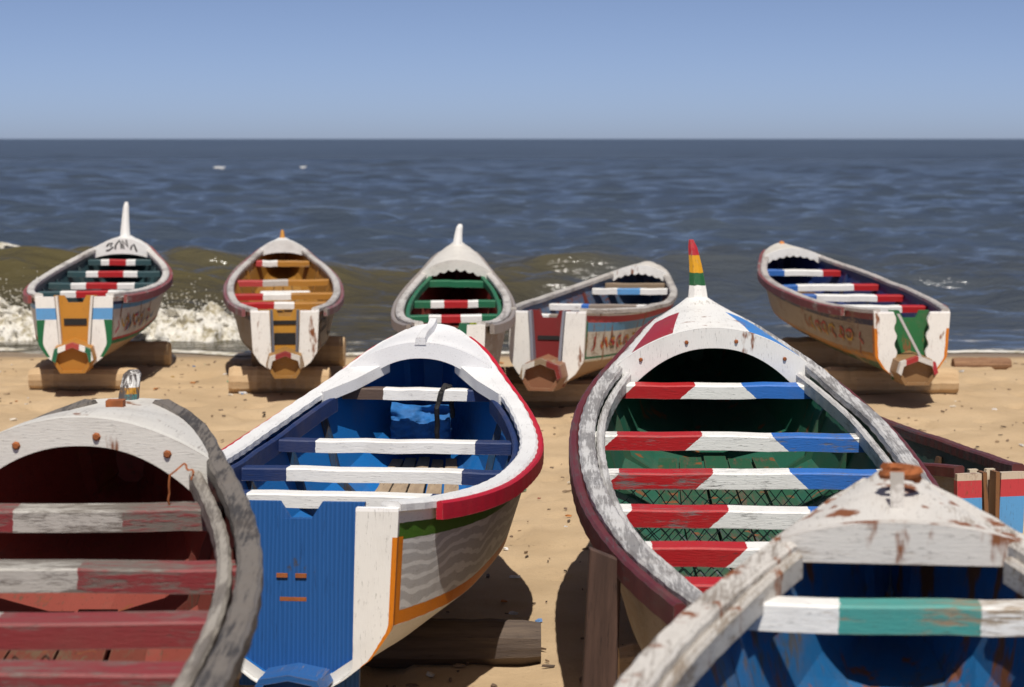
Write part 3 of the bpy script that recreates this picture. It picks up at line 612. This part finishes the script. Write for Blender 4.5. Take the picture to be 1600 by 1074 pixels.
for ln in lt:
    base = len(V); P = []
    for (x, z) in ln:
        f = x / .5 * .62; P.append(Vector((f * b.hb(b.tc), b.tc * b.L - .058, b.zg(b.tc) + .045 + b.cr * (1 - f * f) - .15 + .125 * z)))
    for i, p in enumerate(P):
        d = (P[min(i+1, len(P)-1)] - P[max(i-1, 0)]).normalized(); sd = Vector((-d.z, 0, d.x)) * .011; V += [p + sd, p - sd]
    F_ += [(base + 2*i, base + 2*i + 1, base + 2*i + 3, base + 2*i + 2) for i in range(len(P) - 1)]
b.part('lettering', V, F_, M_BLACK); E_ = b
# ---- F: ochre boat
b = Boat(-2.353, 22.787, .27, .106, .029, 7.105, .684, .586, .411, 'far boat with ochre inside, ochre stern panel and short ochre bow post', .905)
OC = (.42, .19, .03); PR = (.45, .05, .05)
b.hull(hull_paint([(0, (.22, .12, .04)), (.36, DARKW), (.42, (.28, .24, .19)), (.86, (.06, .06, .08)), (.93, (.3, .12, .12))], None, .5, WOOD, .2, 8), paint((.32, .15, .025), .3, WOOD, 'y', seed=3))
b.rails('gunwale', GM((.52, .49, .46), .5, GREYW, seed=17), .08, .045, -.025, 0, wob=.008); b.rails('rub_rail', paint((.24, .08, .09), .5, GREYW, 'y'), .04, .08, .035, -.06, .04, .96)
thw(b, [(.842, [(0, PR), (.12, W), (.4, OC)]), (.615, [(0, PR), (.28, (.5, .46, .42)), (.55, OC)]), (.409, [(0, RED), (.3, W), (.57, OC)]), (.265, [(0, RED), (.4, W), (.6, OC)])], wear=.3, wcol=WOOD)
b.ribs([.3, .45, .6, .75, .85], paint((.28, .13, .025), .4, DARKW, 'z')); b.floor(paint((.30, .15, .03), .4, WOOD, 'y'), .05, .85)
b.deck(GM(W, .2, seed=4), paint(W, .2, GREYW, 'x', rust=.3), .12, .04, .12); b.horn(paint(OCHRE, .3, WOOD, 'z'), .17, .05, .02, t=.985)
b.stern(wing_paint([(0, W)], None, .22, .45, 5), paint((.44, .21, .025), .15, WOOD, 'z', dirt=.2), paint((.30, .15, .035), .4, WOOD, 'y'), striped(-.3, .3, [(0, WOOD), (.2, CW), (.33, (.25, .03, .03)), (.6, CW), (.75, WOOD)]), (.46, .40), 0, .5, ((.56, .11, .06), (.82, .13, .02)), GM((.10, .11, .14), .3))
b.strokes([[(.0, .05), (.0, .95), (.28, .95), (.32, .65), (.05, .5)], [(.5, .9), (.45, .3), (.55, .1), (.75, .1), (.78, .9)]], plain('letter_paint', (.03, .03, .035), .6), .03, .22, .48, .84, .035); F_B = b
# ---- G: boat with green thwarts
b = Boat(-.538, 19.105, .27, .014, .006, 6.55, .595, .733, .548, 'far centre boat with green thwarts, dull red inside and white bow post', .80)
b.hull(hull_paint([(0, WOOD), (.38, (.20, .15, .11))], None, .5, GREYW, .2, 9), paint((.20, .03, .025), .3, WOOD, 'y', seed=5))
b.rails('gunwale', GM((.56, .53, .50), .5, GREYW, seed=18), .08, .045, -.025, 0, wob=.008); b.rails('inwale', paint((.02, .15, .075), .2, GREYW, 'y'), .045, .08, -.10, -.08, .02, .8); b.rails('rub_rail', paint((.30, .26, .24), .5, GREYW, 'y'), .04, .09, .04, -.07, .03, .96)
GR = (.015, .14, .065)
thw(b, [(.785, [(0, GR), (1, GR)]), (.594, [(0, GR), (.24, W), (.38, RED), (.63, W), (.74, GR)]), (.371, [(0, GR), (.26, W), (.38, RED), (.57, W), (.77, GR)])], wear=.15)
b.ribs([.3, .45, .6, .72], paint((.16, .03, .02), .4, DARKW, 'z')); b.floor(paint((.2, .10, .07), .4, WOOD, 'y'), .05, .8)
b.deck(GM((.66, .63, .58), .2, seed=5), paint((.68, .65, .60), .2, GREYW, 'x'), .13, .1, .10, scallop=.03); b.horn(paint(W, .15, GREYW, 'z'), .27, .065, .035, (.03, .02), t=.97, up=.03)
b.stern(wing_paint([(0, W), (.45, BLUE), (.62, W)], None, .15, .2), paint((.02, .12, .06), .2, WOOD, 'z'), paint(WOOD, .4), paint(W, .4)); G_ = b
# ---- H: red stern boat
b = Boat(.344, 21.534, .27, -.234, -.018, 5.706, .757, .668, .449, 'far boat turned to the right with dark red stern panel', .895)
b.hull(hull_paint([(0, (.28, .16, .08)), (.36, (.55, .50, .40)), (.40, GREEN), (.43, (.55, .51, .43)), (.76, (.10, .26, .42)), (.88, (.38, .04, .045)), (.97, CW)], (.07, .4, .9, (.02, .13, .05)), .3, WOOD, .75, 10), paint((.07, .13, .22), .45, (.16, .06, .045), 'y', seed=8))
b.rails('gunwale', GM((.50, .47, .43), .5, GREYW, seed=19), .085, .05, -.025, 0, wob=.008)
thw(b, [(.86, [(0, WOOD), (1, WOOD)]), (.80, [(0, W), (.33, LBLUE), (.63, W)]), (.551, [(0, W), (.28, BLUE), (.34, (.28, .23, .19)), (.75, W)]), (.237, [(0, W), (.28, (.28, .23, .19)), (.72, W)])], wear=.3, wcol=WOOD)
b.ribs([.3, .45, .6, .75], paint((.15, .03, .02), .4, DARKW, 'z')); b.floor(paint((.2, .05, .04), .4, WOOD, 'y'), .05, .85)
b.deck(GM((.66, .62, .56), .3, seed=6), paint(W, .3, WOOD, 'x', rust=.4), .10, .05, .09, scallop=.025)
b.stern(wing_paint([(0, W)], None, .1, .55, 9), paint((.17, .018, .018), .1, WOOD, 'z', dirt=.15), paint((.24, .11, .06), .4, WOOD, 'y'), striped(-.3, .3, [(0, WOOD), (.2, CW), (.4, WOOD), (.6, MAROON)]), (.50, .38), 0, .5, ((.66, .11, .02),), GM((.22, .23, .28), .3))
for i, (c, sd) in enumerate((((.50, .03, .04), 3), ((.55, .25, .03), 6), ((.12, .1, .07), 9))): b.strokes([[(x * .7 + i * .15, y) for x, y in l] for l in scribble(5, sd)], plain('side_art_paint', c, .5), .03, .30, .47, .74, .03, name='side_decoration')
H_ = b
# ---- I: green stern boat far right
b = Boat(4.012, 22.141, .27, .074, .025, 6.794, .751, .622, .349, 'far right boat with green stern panel and ragged white stern wings', .88)
b.hull(hull_paint([(0, (.25, .13, .05)), (.12, (.02, .08, .04)), (.30, (.40, .17, .02)), (.42, (.33, .27, .20)), (.82, (.035, .04, .08)), (.90, (.25, .06, .06))], (.06, .40, .82, ORANGE), .45, WOOD, .4, 11), paint((.015, .035, .14), .25, (.12, .06, .03), 'y', seed=9))
b.rails('gunwale', GM((.50, .46, .43), .5, GREYW, seed=20), .08, .045, -.025, 0, wob=.008); b.rails('rub_rail', paint((.22, .05, .05), .45, GREYW, 'y'), .04, .09, .035, -.06, .1, .96)
T3 = [(0, (.03, .13, .42)), (.24, W), (.76, RED)]; thw(b, [(.789, T3), (.6, T3), (.436, T3), (.252, [(0, W), (.76, RED)])], wear=.15, w=.17)
b.ribs([.3, .45, .6, .75], paint((.02, .04, .12), .4, DARKW, 'z')); b.floor(paint((.12, .07, .04), .4, WOOD, 'y'), .05, .85)
b.deck(GM((.66, .62, .55), .25, rust=.3, seed=7), paint(W, .25, WOOD, 'x', rust=.4), .10, .05, .09, scallop=.025); b.horn(paint(ORANGE, .4, WOOD, 'z'), .07, .04, .03, t=.98, up=.02)
b.stern(wing_paint([(0, W)], (.86, 0, .0, .78, ORANGE), .1, .15, 4), paint((.02, .13, .04), .12, (.09, .05, .02), 'z', rust=.4, dirt=.35), paint((.25, .14, .06), .4, WOOD, 'y'), striped(-.3, .3, [(0, CW), (.3, (.35, .03, .03)), (.5, CW), (.75, (.4, .03, .04)), (.9, CW)]), (.46, .40), .014, .5, (), None)
for i, (c, sd) in enumerate((((.42, .04, .03), 4), ((.50, .30, .02), 7), ((.35, .10, .02), 1))): b.strokes([[(x * .7 + i * .12, y) for x, y in l] for l in scribble(6, sd)], plain('side_art_paint', c, .5), .04, .36, .50, .78, .03, side=-1, name='side_decoration')
V, F_ = sweep([(Vector((-.15 + .20 * f, -.06 - .16 * f, b.zg(0) * (1.0 - .62 * f))), Vector((1, 0, 0)), Vector((0, 1, 0))) for f in np.linspace(0, 1, 6)], lambda k: [(-.014, -.014), (.014, -.014), (.014, .014), (-.014, .014)]); b.part('prop_stick', V, F_, GM((.36, .34, .33), .4)); I_ = b
# ---- J: low small boat glimpsed between C and D
b = Boat(2.88, 13.2, .02, .23, 0, 3.7, .44, .60, .3, 'low boat with dark red rail half hidden behind the tricolour boat', .85, .12)
b.hull(hull_paint([(0, WOOD), (.4, (.3, .25, .2))], None, .5, GREYW, .2, 12), paint((.015, .06, .055), .3, DARKW, 'y', seed=2))
b.rails('gunwale', paint((.10, .025, .025), .45, (.05, .045, .05), 'y', seed=3), .075, .07, -.02, -.01, wob=.006); b.thwart(.10, None, m=GM((.30, .27, .25), .5), w=.16, h=.05); b.thwart(.6, None, m=GM((.30, .27, .25), .5))
b.ribs([.2, .4, .6], paint((.10, .045, .02), .4, DARKW, 'z')); b.floor(M_BARE, .05, .8, 3); b.deck(GM(CW, .4), GM(CW, .4), .08, .05, .08)
jw = wing_paint([(0, (.60, .50, .36)), (.45, (.10, .32, .62)), (.80, (.50, .05, .06)), (.96, (.55, .46, .36))], None, .2, .3, 2)
b.stern(jw, paint((.62, .52, .38), .2, WOOD, 'z', rust=.6), paint(WOOD, .5), paint(WOOD, .5), (.30, .22), 0, .3, (), paint((.20, .09, .035), .4, DARKW, 'z')); J_ = b

# ------------------------------------------------------------------ logs and the prop
def under(bt, t, x0, x1, label, m=M_LOG, y=None, yaw=0):
    y = bt.D + t * bt.L if y is None else y
    kz = bt.z0 + (y - bt.D) * math.sin(bt.pit); g = float(ground_z(0, y)) - .02; r = max((kz - g) / 2, .07)
    return log(x0, x1, y, r, g + r, m, yaw, label)
under(E_, 0, -5.20, -4.05, 'sandy log under the stern of the boat with the tall white bow post', y=23.72)
under(E_, 0, -5.3, -4.12, 'sandy log farther under the boat with the tall white bow post', y=26.5)
under(F_B, 0, -3.02, -1.95, 'sandy log under the stern of the ochre boat', y=23.5)
under(F_B, 0, -3.1, -2.0, 'sandy log farther under the ochre boat', y=26.3)
under(G_, 0, -1.1, .1, 'log under the boat with green thwarts', y=20.2); under(G_, 0, -1.1, .1, 'log farther under the boat with green thwarts', y=23.4)
under(H_, 0, -.1, 1.32, 'sandy log under the stern of the dark red stern boat', y=22.4); under(H_, 0, .7, 1.9, 'log farther under the dark red stern boat', y=25.0)
under(I_, 0, 3.3, 4.72, 'squared sandy log under the stern of the green stern boat', y=23.3); under(I_, 0, 3.2, 4.4, 'log farther under the green stern boat', y=26.0)
under(B_, 0, -1.7, .15, 'log with painted shade under the blue and white boat with its end showing', M_LOG_SHADED, y=11.25); under(B_, 0, -1.3, -.45, 'log under the bow half of the blue and white boat', M_LOG_SHADED, y=12.9)
under(C_, 0, .5, 1.9, 'log under the tricolour boat', y=10.2); under(C_, 0, .7, 2.0, 'log under the bow half of the tricolour boat', y=13.6)
under(A_, 0, -2.4, -1.1, 'log under the old dull red boat', y=7.9); under(A_, 0, -2.4, -1.1, 'log under the stern of the old dull red boat', y=4.2)
under(D_, 0, .4, 1.5, 'log under the nearest boat', y=5.6); under(D_, 0, .1, 1.3, 'log under the stern of the nearest boat', y=3.0)
log(5.25, 5.95, 26.2, .085, .03, wood('red_log_wood', (.16, .075, .04), (.30, .17, .09), 'x'), .1, 'half buried reddish log on the sand at far right')
V, F_ = box_between((-.075, -.03, 0), (.075, .03, 1.04)); V[4] = (-.062, -.03, 1.05); V[7] = (-.062, .03, 1.05); V[5] = (.07, -.03, 1.0); V[6] = (.07, .03, 1.0)
o = mesh('prop_post', V, F_, M_POST); o.location = (.345, 9.0, -.03); o.rotation_euler = (0, .035, .1); bv = o.modifiers.new('b', 'BEVEL'); bv.width = .006
tag(o, 'dark upright board propping the side of the tricolour boat', 'post')

# ------------------------------------------------------------------ nets and small things in the boats
def net(label, boat, t, x0, x1, z0, z1, cell=.07, tilt=.25, m=None):
    V = []; F_ = []; nx = int((x1 - x0) / cell); nz = int((z1 - z0) / (cell * .55))
    def pt(i, j):
        x = x0 + (i + (.5 if j % 2 else 0)) * cell + .004 * math.sin(i * 3.3 + j); z = z1 - j * (z1 - z0) / nz - .02 * math.sin(i * .5)
        return Vector((x, t * boat.L + tilt * (z1 - z) + .02 * math.sin(i * .7 + j), z))
    def seg(a, b, r=.0034):
        d = (b - a).normalized(); s = d.cross(Vector((0, 1, 0))).normalized() * r; u = d.cross(s).normalized() * r; k = len(V)
        for p in (a, b): V.extend([p + s, p - s * .5 + u * .87, p - s * .5 - u * .87])
        F_.extend([(k, k+1, k+4, k+3), (k+1, k+2, k+5, k+4), (k+2, k, k+3, k+5)])
    for j in range(nz):
        for i in range(nx):
            a = pt(i, j); o2 = 0 if j % 2 == 0 else 1
            seg(a, pt(i + o2, j + 1)); seg(a, pt(i + o2 - 1, j + 1))
    o = mesh('fishing_net', V, F_, m or M_BLACK); o.matrix_world = __import__('mathutils').Matrix.Translation((boat.X, boat.D, boat.z0)) @ __import__('mathutils').Euler((boat.pit, 0, boat.yaw)).to_matrix().to_4x4()
    return tag(o, label, 'net', 'fishing nets hung inside the boats')
NETM = plain('net_cord', (.10, .12, .13), .8)
net('wire-like net hung below the third thwart of the tricolour boat', C_, .425, -.62, .62, .20, .53, m=NETM)
net('net hung below the fourth thwart of the tricolour boat', C_, .303, -.62, .62, .20, .52, m=NETM)
net('net hung below the fifth thwart of the tricolour boat', C_, .197, -.55, .55, .20, .52, m=NETM)
net('dark net hung under the thwarts of the old dull red boat', A_, .545, -.55, .45, .40, .66, .085)
def in_boat(o, boat):
    o.matrix_world = __import__('mathutils').Matrix.Translation((boat.X, boat.D, boat.z0)) @ __import__('mathutils').Euler((boat.pit, 0, boat.yaw)).to_matrix().to_4x4(); return o
# crumpled blue tarp wedged in the bow of the blue boat
xs = np.linspace(-.20, .17, 30); zs = np.linspace(0, 1, 24); Xg, Zg = np.meshgrid(xs, zs)
z0 = B_.zk(.87) + .29; Yg = B_.L * .865 + .10 * Zg + (fbm(Xg * 9, Zg * 5, 4) - .45) * .16; Hh = z0 + Zg * .26 + (vnoise(Xg * 10, Zg * 0) - .5) * .03
P0 = np.stack([Xg, Yg, Hh], -1).reshape(-1, 3); P1 = P0 + np.array([0, .16, -.02]); n = len(P0); A = grid_faces(24, 30)
per = list(range(30)) + [r*30 + 29 for r in range(1, 24)] + [23*30 + i for i in range(28, -1, -1)] + [r*30 for r in range(22, 0, -1)]
tag(in_boat(mesh('tarp_bundle', np.concatenate([P0, P1]), A + [tuple(i + n for i in f) for f in A] + [(a, c, c + n, a + n) for a, c in zip(per, per[1:] + per[:1])], plain('blue_tarp', (.012, .13, .38), .75), smooth=True), B_), 'crumpled bright blue tarp in the bow of the blue and white boat', 'tarp')
def rope(label, pts, boat, r=.012, m=M_BLACK, name='rope'):
    P = [Vector(p) for p in pts]; q = []
    for i in range(len(P) - 1):
        for f in np.linspace(0, 1, 6)[:-1]: q.append(P[i].lerp(P[i+1], f) + Vector((random.uniform(-.004, .004),) * 3))
    q.append(P[-1])
    V, F_ = sweep([(p, Vector((1, 0, 0)), Vector((0, .6, .8))) for p in q], lambda k: [(r * math.cos(a * 1.047), r * math.sin(a * 1.047)) for a in range(6)])
    return tag(in_boat(mesh(name, V, F_, m), boat), label, 'rope')
zt = B_.zg(.84) - .02; y = .84 * B_.L
rope('dark rope looped over the first thwart of the blue and white boat', [(.12, y - .03, zt - .32), (.13, y - .09, zt - .12), (.15, y - .085, zt - .03), (.17, y - .02, zt + .01), (.19, y + .09, zt - .01), (.20, y + .10, zt - .20)], B_, .016)
rope('thin wire hook rising from the first thwart of the old dull red boat', [(.40, .794 * A_.L, A_.zg(.794) - .03), (.41, .794 * A_.L, A_.zg(.794) + .09), (.46, .794 * A_.L, A_.zg(.794) + .13), (.50, .794 * A_.L, A_.zg(.794) + .10), (.49, .794 * A_.L, A_.zg(.794) + .07)], A_, .004, M_RUST, 'wire')
def ring(name, c, R_, r, m, boat, label):
    V = []; n = 20
    for i in range(n):
        a = 2 * math.pi * i / n
        for j in range(8): q = 2 * math.pi * j / 8; V.append((c[0] + (R_ + r * math.cos(q)) * math.cos(a), c[1] + r * math.sin(q), c[2] + (R_ + r * math.cos(q)) * math.sin(a)))
    F_ = [(i*8 + j, i*8 + (j+1) % 8, ((i+1) % n)*8 + (j+1) % 8, ((i+1) % n)*8 + j) for i in range(n) for j in range(8)]
    return tag(in_boat(mesh(name, V, F_, m, smooth=True), boat), label, 'float', 'net floats in the green thwart boat')
fm = plain('lime_plastic', (.38, .45, .04), .5); zf = G_.zk(.66) + .40
ring('net_float', (.12, .68 * G_.L, zf), .055, .028, fm, G_, 'left one of two lime green ring floats in the green thwart boat'); ring('net_float', (.265, .685 * G_.L, zf + .01), .055, .028, fm, G_, 'right one of two lime green ring floats in the green thwart boat')
V, F_ = box_between((-.28, .50 * F_B.L, F_B.zg(.5) - .17), (.32, .50 * F_B.L + .14, F_B.zg(.5) - .08)); o = in_boat(mesh('white_plank', V, F_, paint(W, .35, GREYW, 'x')), F_B); bv = o.modifiers.new('b', 'BEVEL'); bv.width = .02; bv.segments = 2; tag(o, 'short white plank lying across the inside of the ochre boat', 'plank')

# ------------------------------------------------------------------ litter on the sand, gulls on the water
def litter(name, n, cols, smin, smax, label, thick=.006, long=1.0, region=(-9, 9, 10.5, 27.5)):
    mats = [plain(name + '_tone', c, .8) for c in cols]; V = []; F_ = []; mi = []
    for i in range(n):
        y = region[2] + (region[3] - region[2]) * random.random() ** 1.2; x = random.uniform(-.27, .27) * y; z = float(ground_z(x, y)) + .02
        z += float((fbm(np.array(x * .55), np.array(y * .55), 3) - .45) * .10 + (fbm(np.array(x * 2.6 + 9), np.array(y * 2.6), 4) - .47) * .085) * (1 - float(sst(26.5, 28.5, y))) - .012
        s = random.uniform(smin, smax); a = random.uniform(0, 6.28); k = 6; b0 = len(V); l = 1 + long * random.random() * 2
        for lay in (0, 1):
            for j in range(k):
                q = 2 * math.pi * j / k; r = s * random.uniform(.6, 1.1); px, py = r * l * math.cos(q), r * math.sin(q)
                V.append((x + px * math.cos(a) - py * math.sin(a), y + px * math.sin(a) + py * math.cos(a), z + lay * (thick + random.uniform(0, s * .7))))
        F_ += [(b0 + j, b0 + (j+1) % k, b0 + k + (j+1) % k, b0 + k + j) for j in range(k)] + [tuple(b0 + k + j for j in range(k))]
        mi += [random.randrange(len(mats))] * (k + 1)
    tag(mesh(name, V, F_, mats, midx=mi), label, 'litter', kind='stuff')
litter('twig_litter', 1100, [(.10, .07, .05), (.18, .12, .08), (.26, .18, .11)], .004, .014, 'dark twigs, husks and leaf scraps strewn over the sand', long=1.5)
litter('pale_litter', 260, [(.75, .74, .72), (.6, .62, .64), (.66, .60, .5)], .005, .022, 'pale shell and plastic scraps strewn over the sand')
litter('coloured_litter', 110, [(.45, .16, .03), (.30, .05, .04), (.06, .25, .15), (.1, .2, .4), (.5, .3, .05)],   .006, .020, 'coloured leaf and wrapper scraps strewn over the sand')
def gull(x, y, label):
    V = []; n = 9; k = 8
    for i in range(n):
        f = i / (n - 1); r = .085 * math.sin(math.pi * min(max(f, .04), .96)) ** .7; zc = .05 + (.10 * (f - .72) / .28 if f > .72 else 0) + (.05 * (.2 - f) / .2 if f < .2 else 0)
        if f > .78: r = .05 * (1.15 - f) / .3
        for j in range(k): a = 2 * math.pi * j / k; V.append((-.24 + .48 * f, r * math.cos(a), zc + r * math.sin(a)))
    o = mesh('gull', V, grid_faces(n, k, True) + [tuple(range(k))[::-1], tuple(range(n*k - k, n*k))], plain('gull_white', (.75, .74, .72), .8), smooth=True)
    o.location = (x, y, SEA + .25); o.scale = (1.2, 1.2, 1.2); tag(o, label, 'gull', 'gulls resting on the sea')
gull(-25.6, 192, 'left gull of the pair sitting on the far water'); gull(-24.9, 190, 'right gull of the pair sitting on the far water'); gull(-18.2, 193, 'single gull sitting on the far water right of the pair')
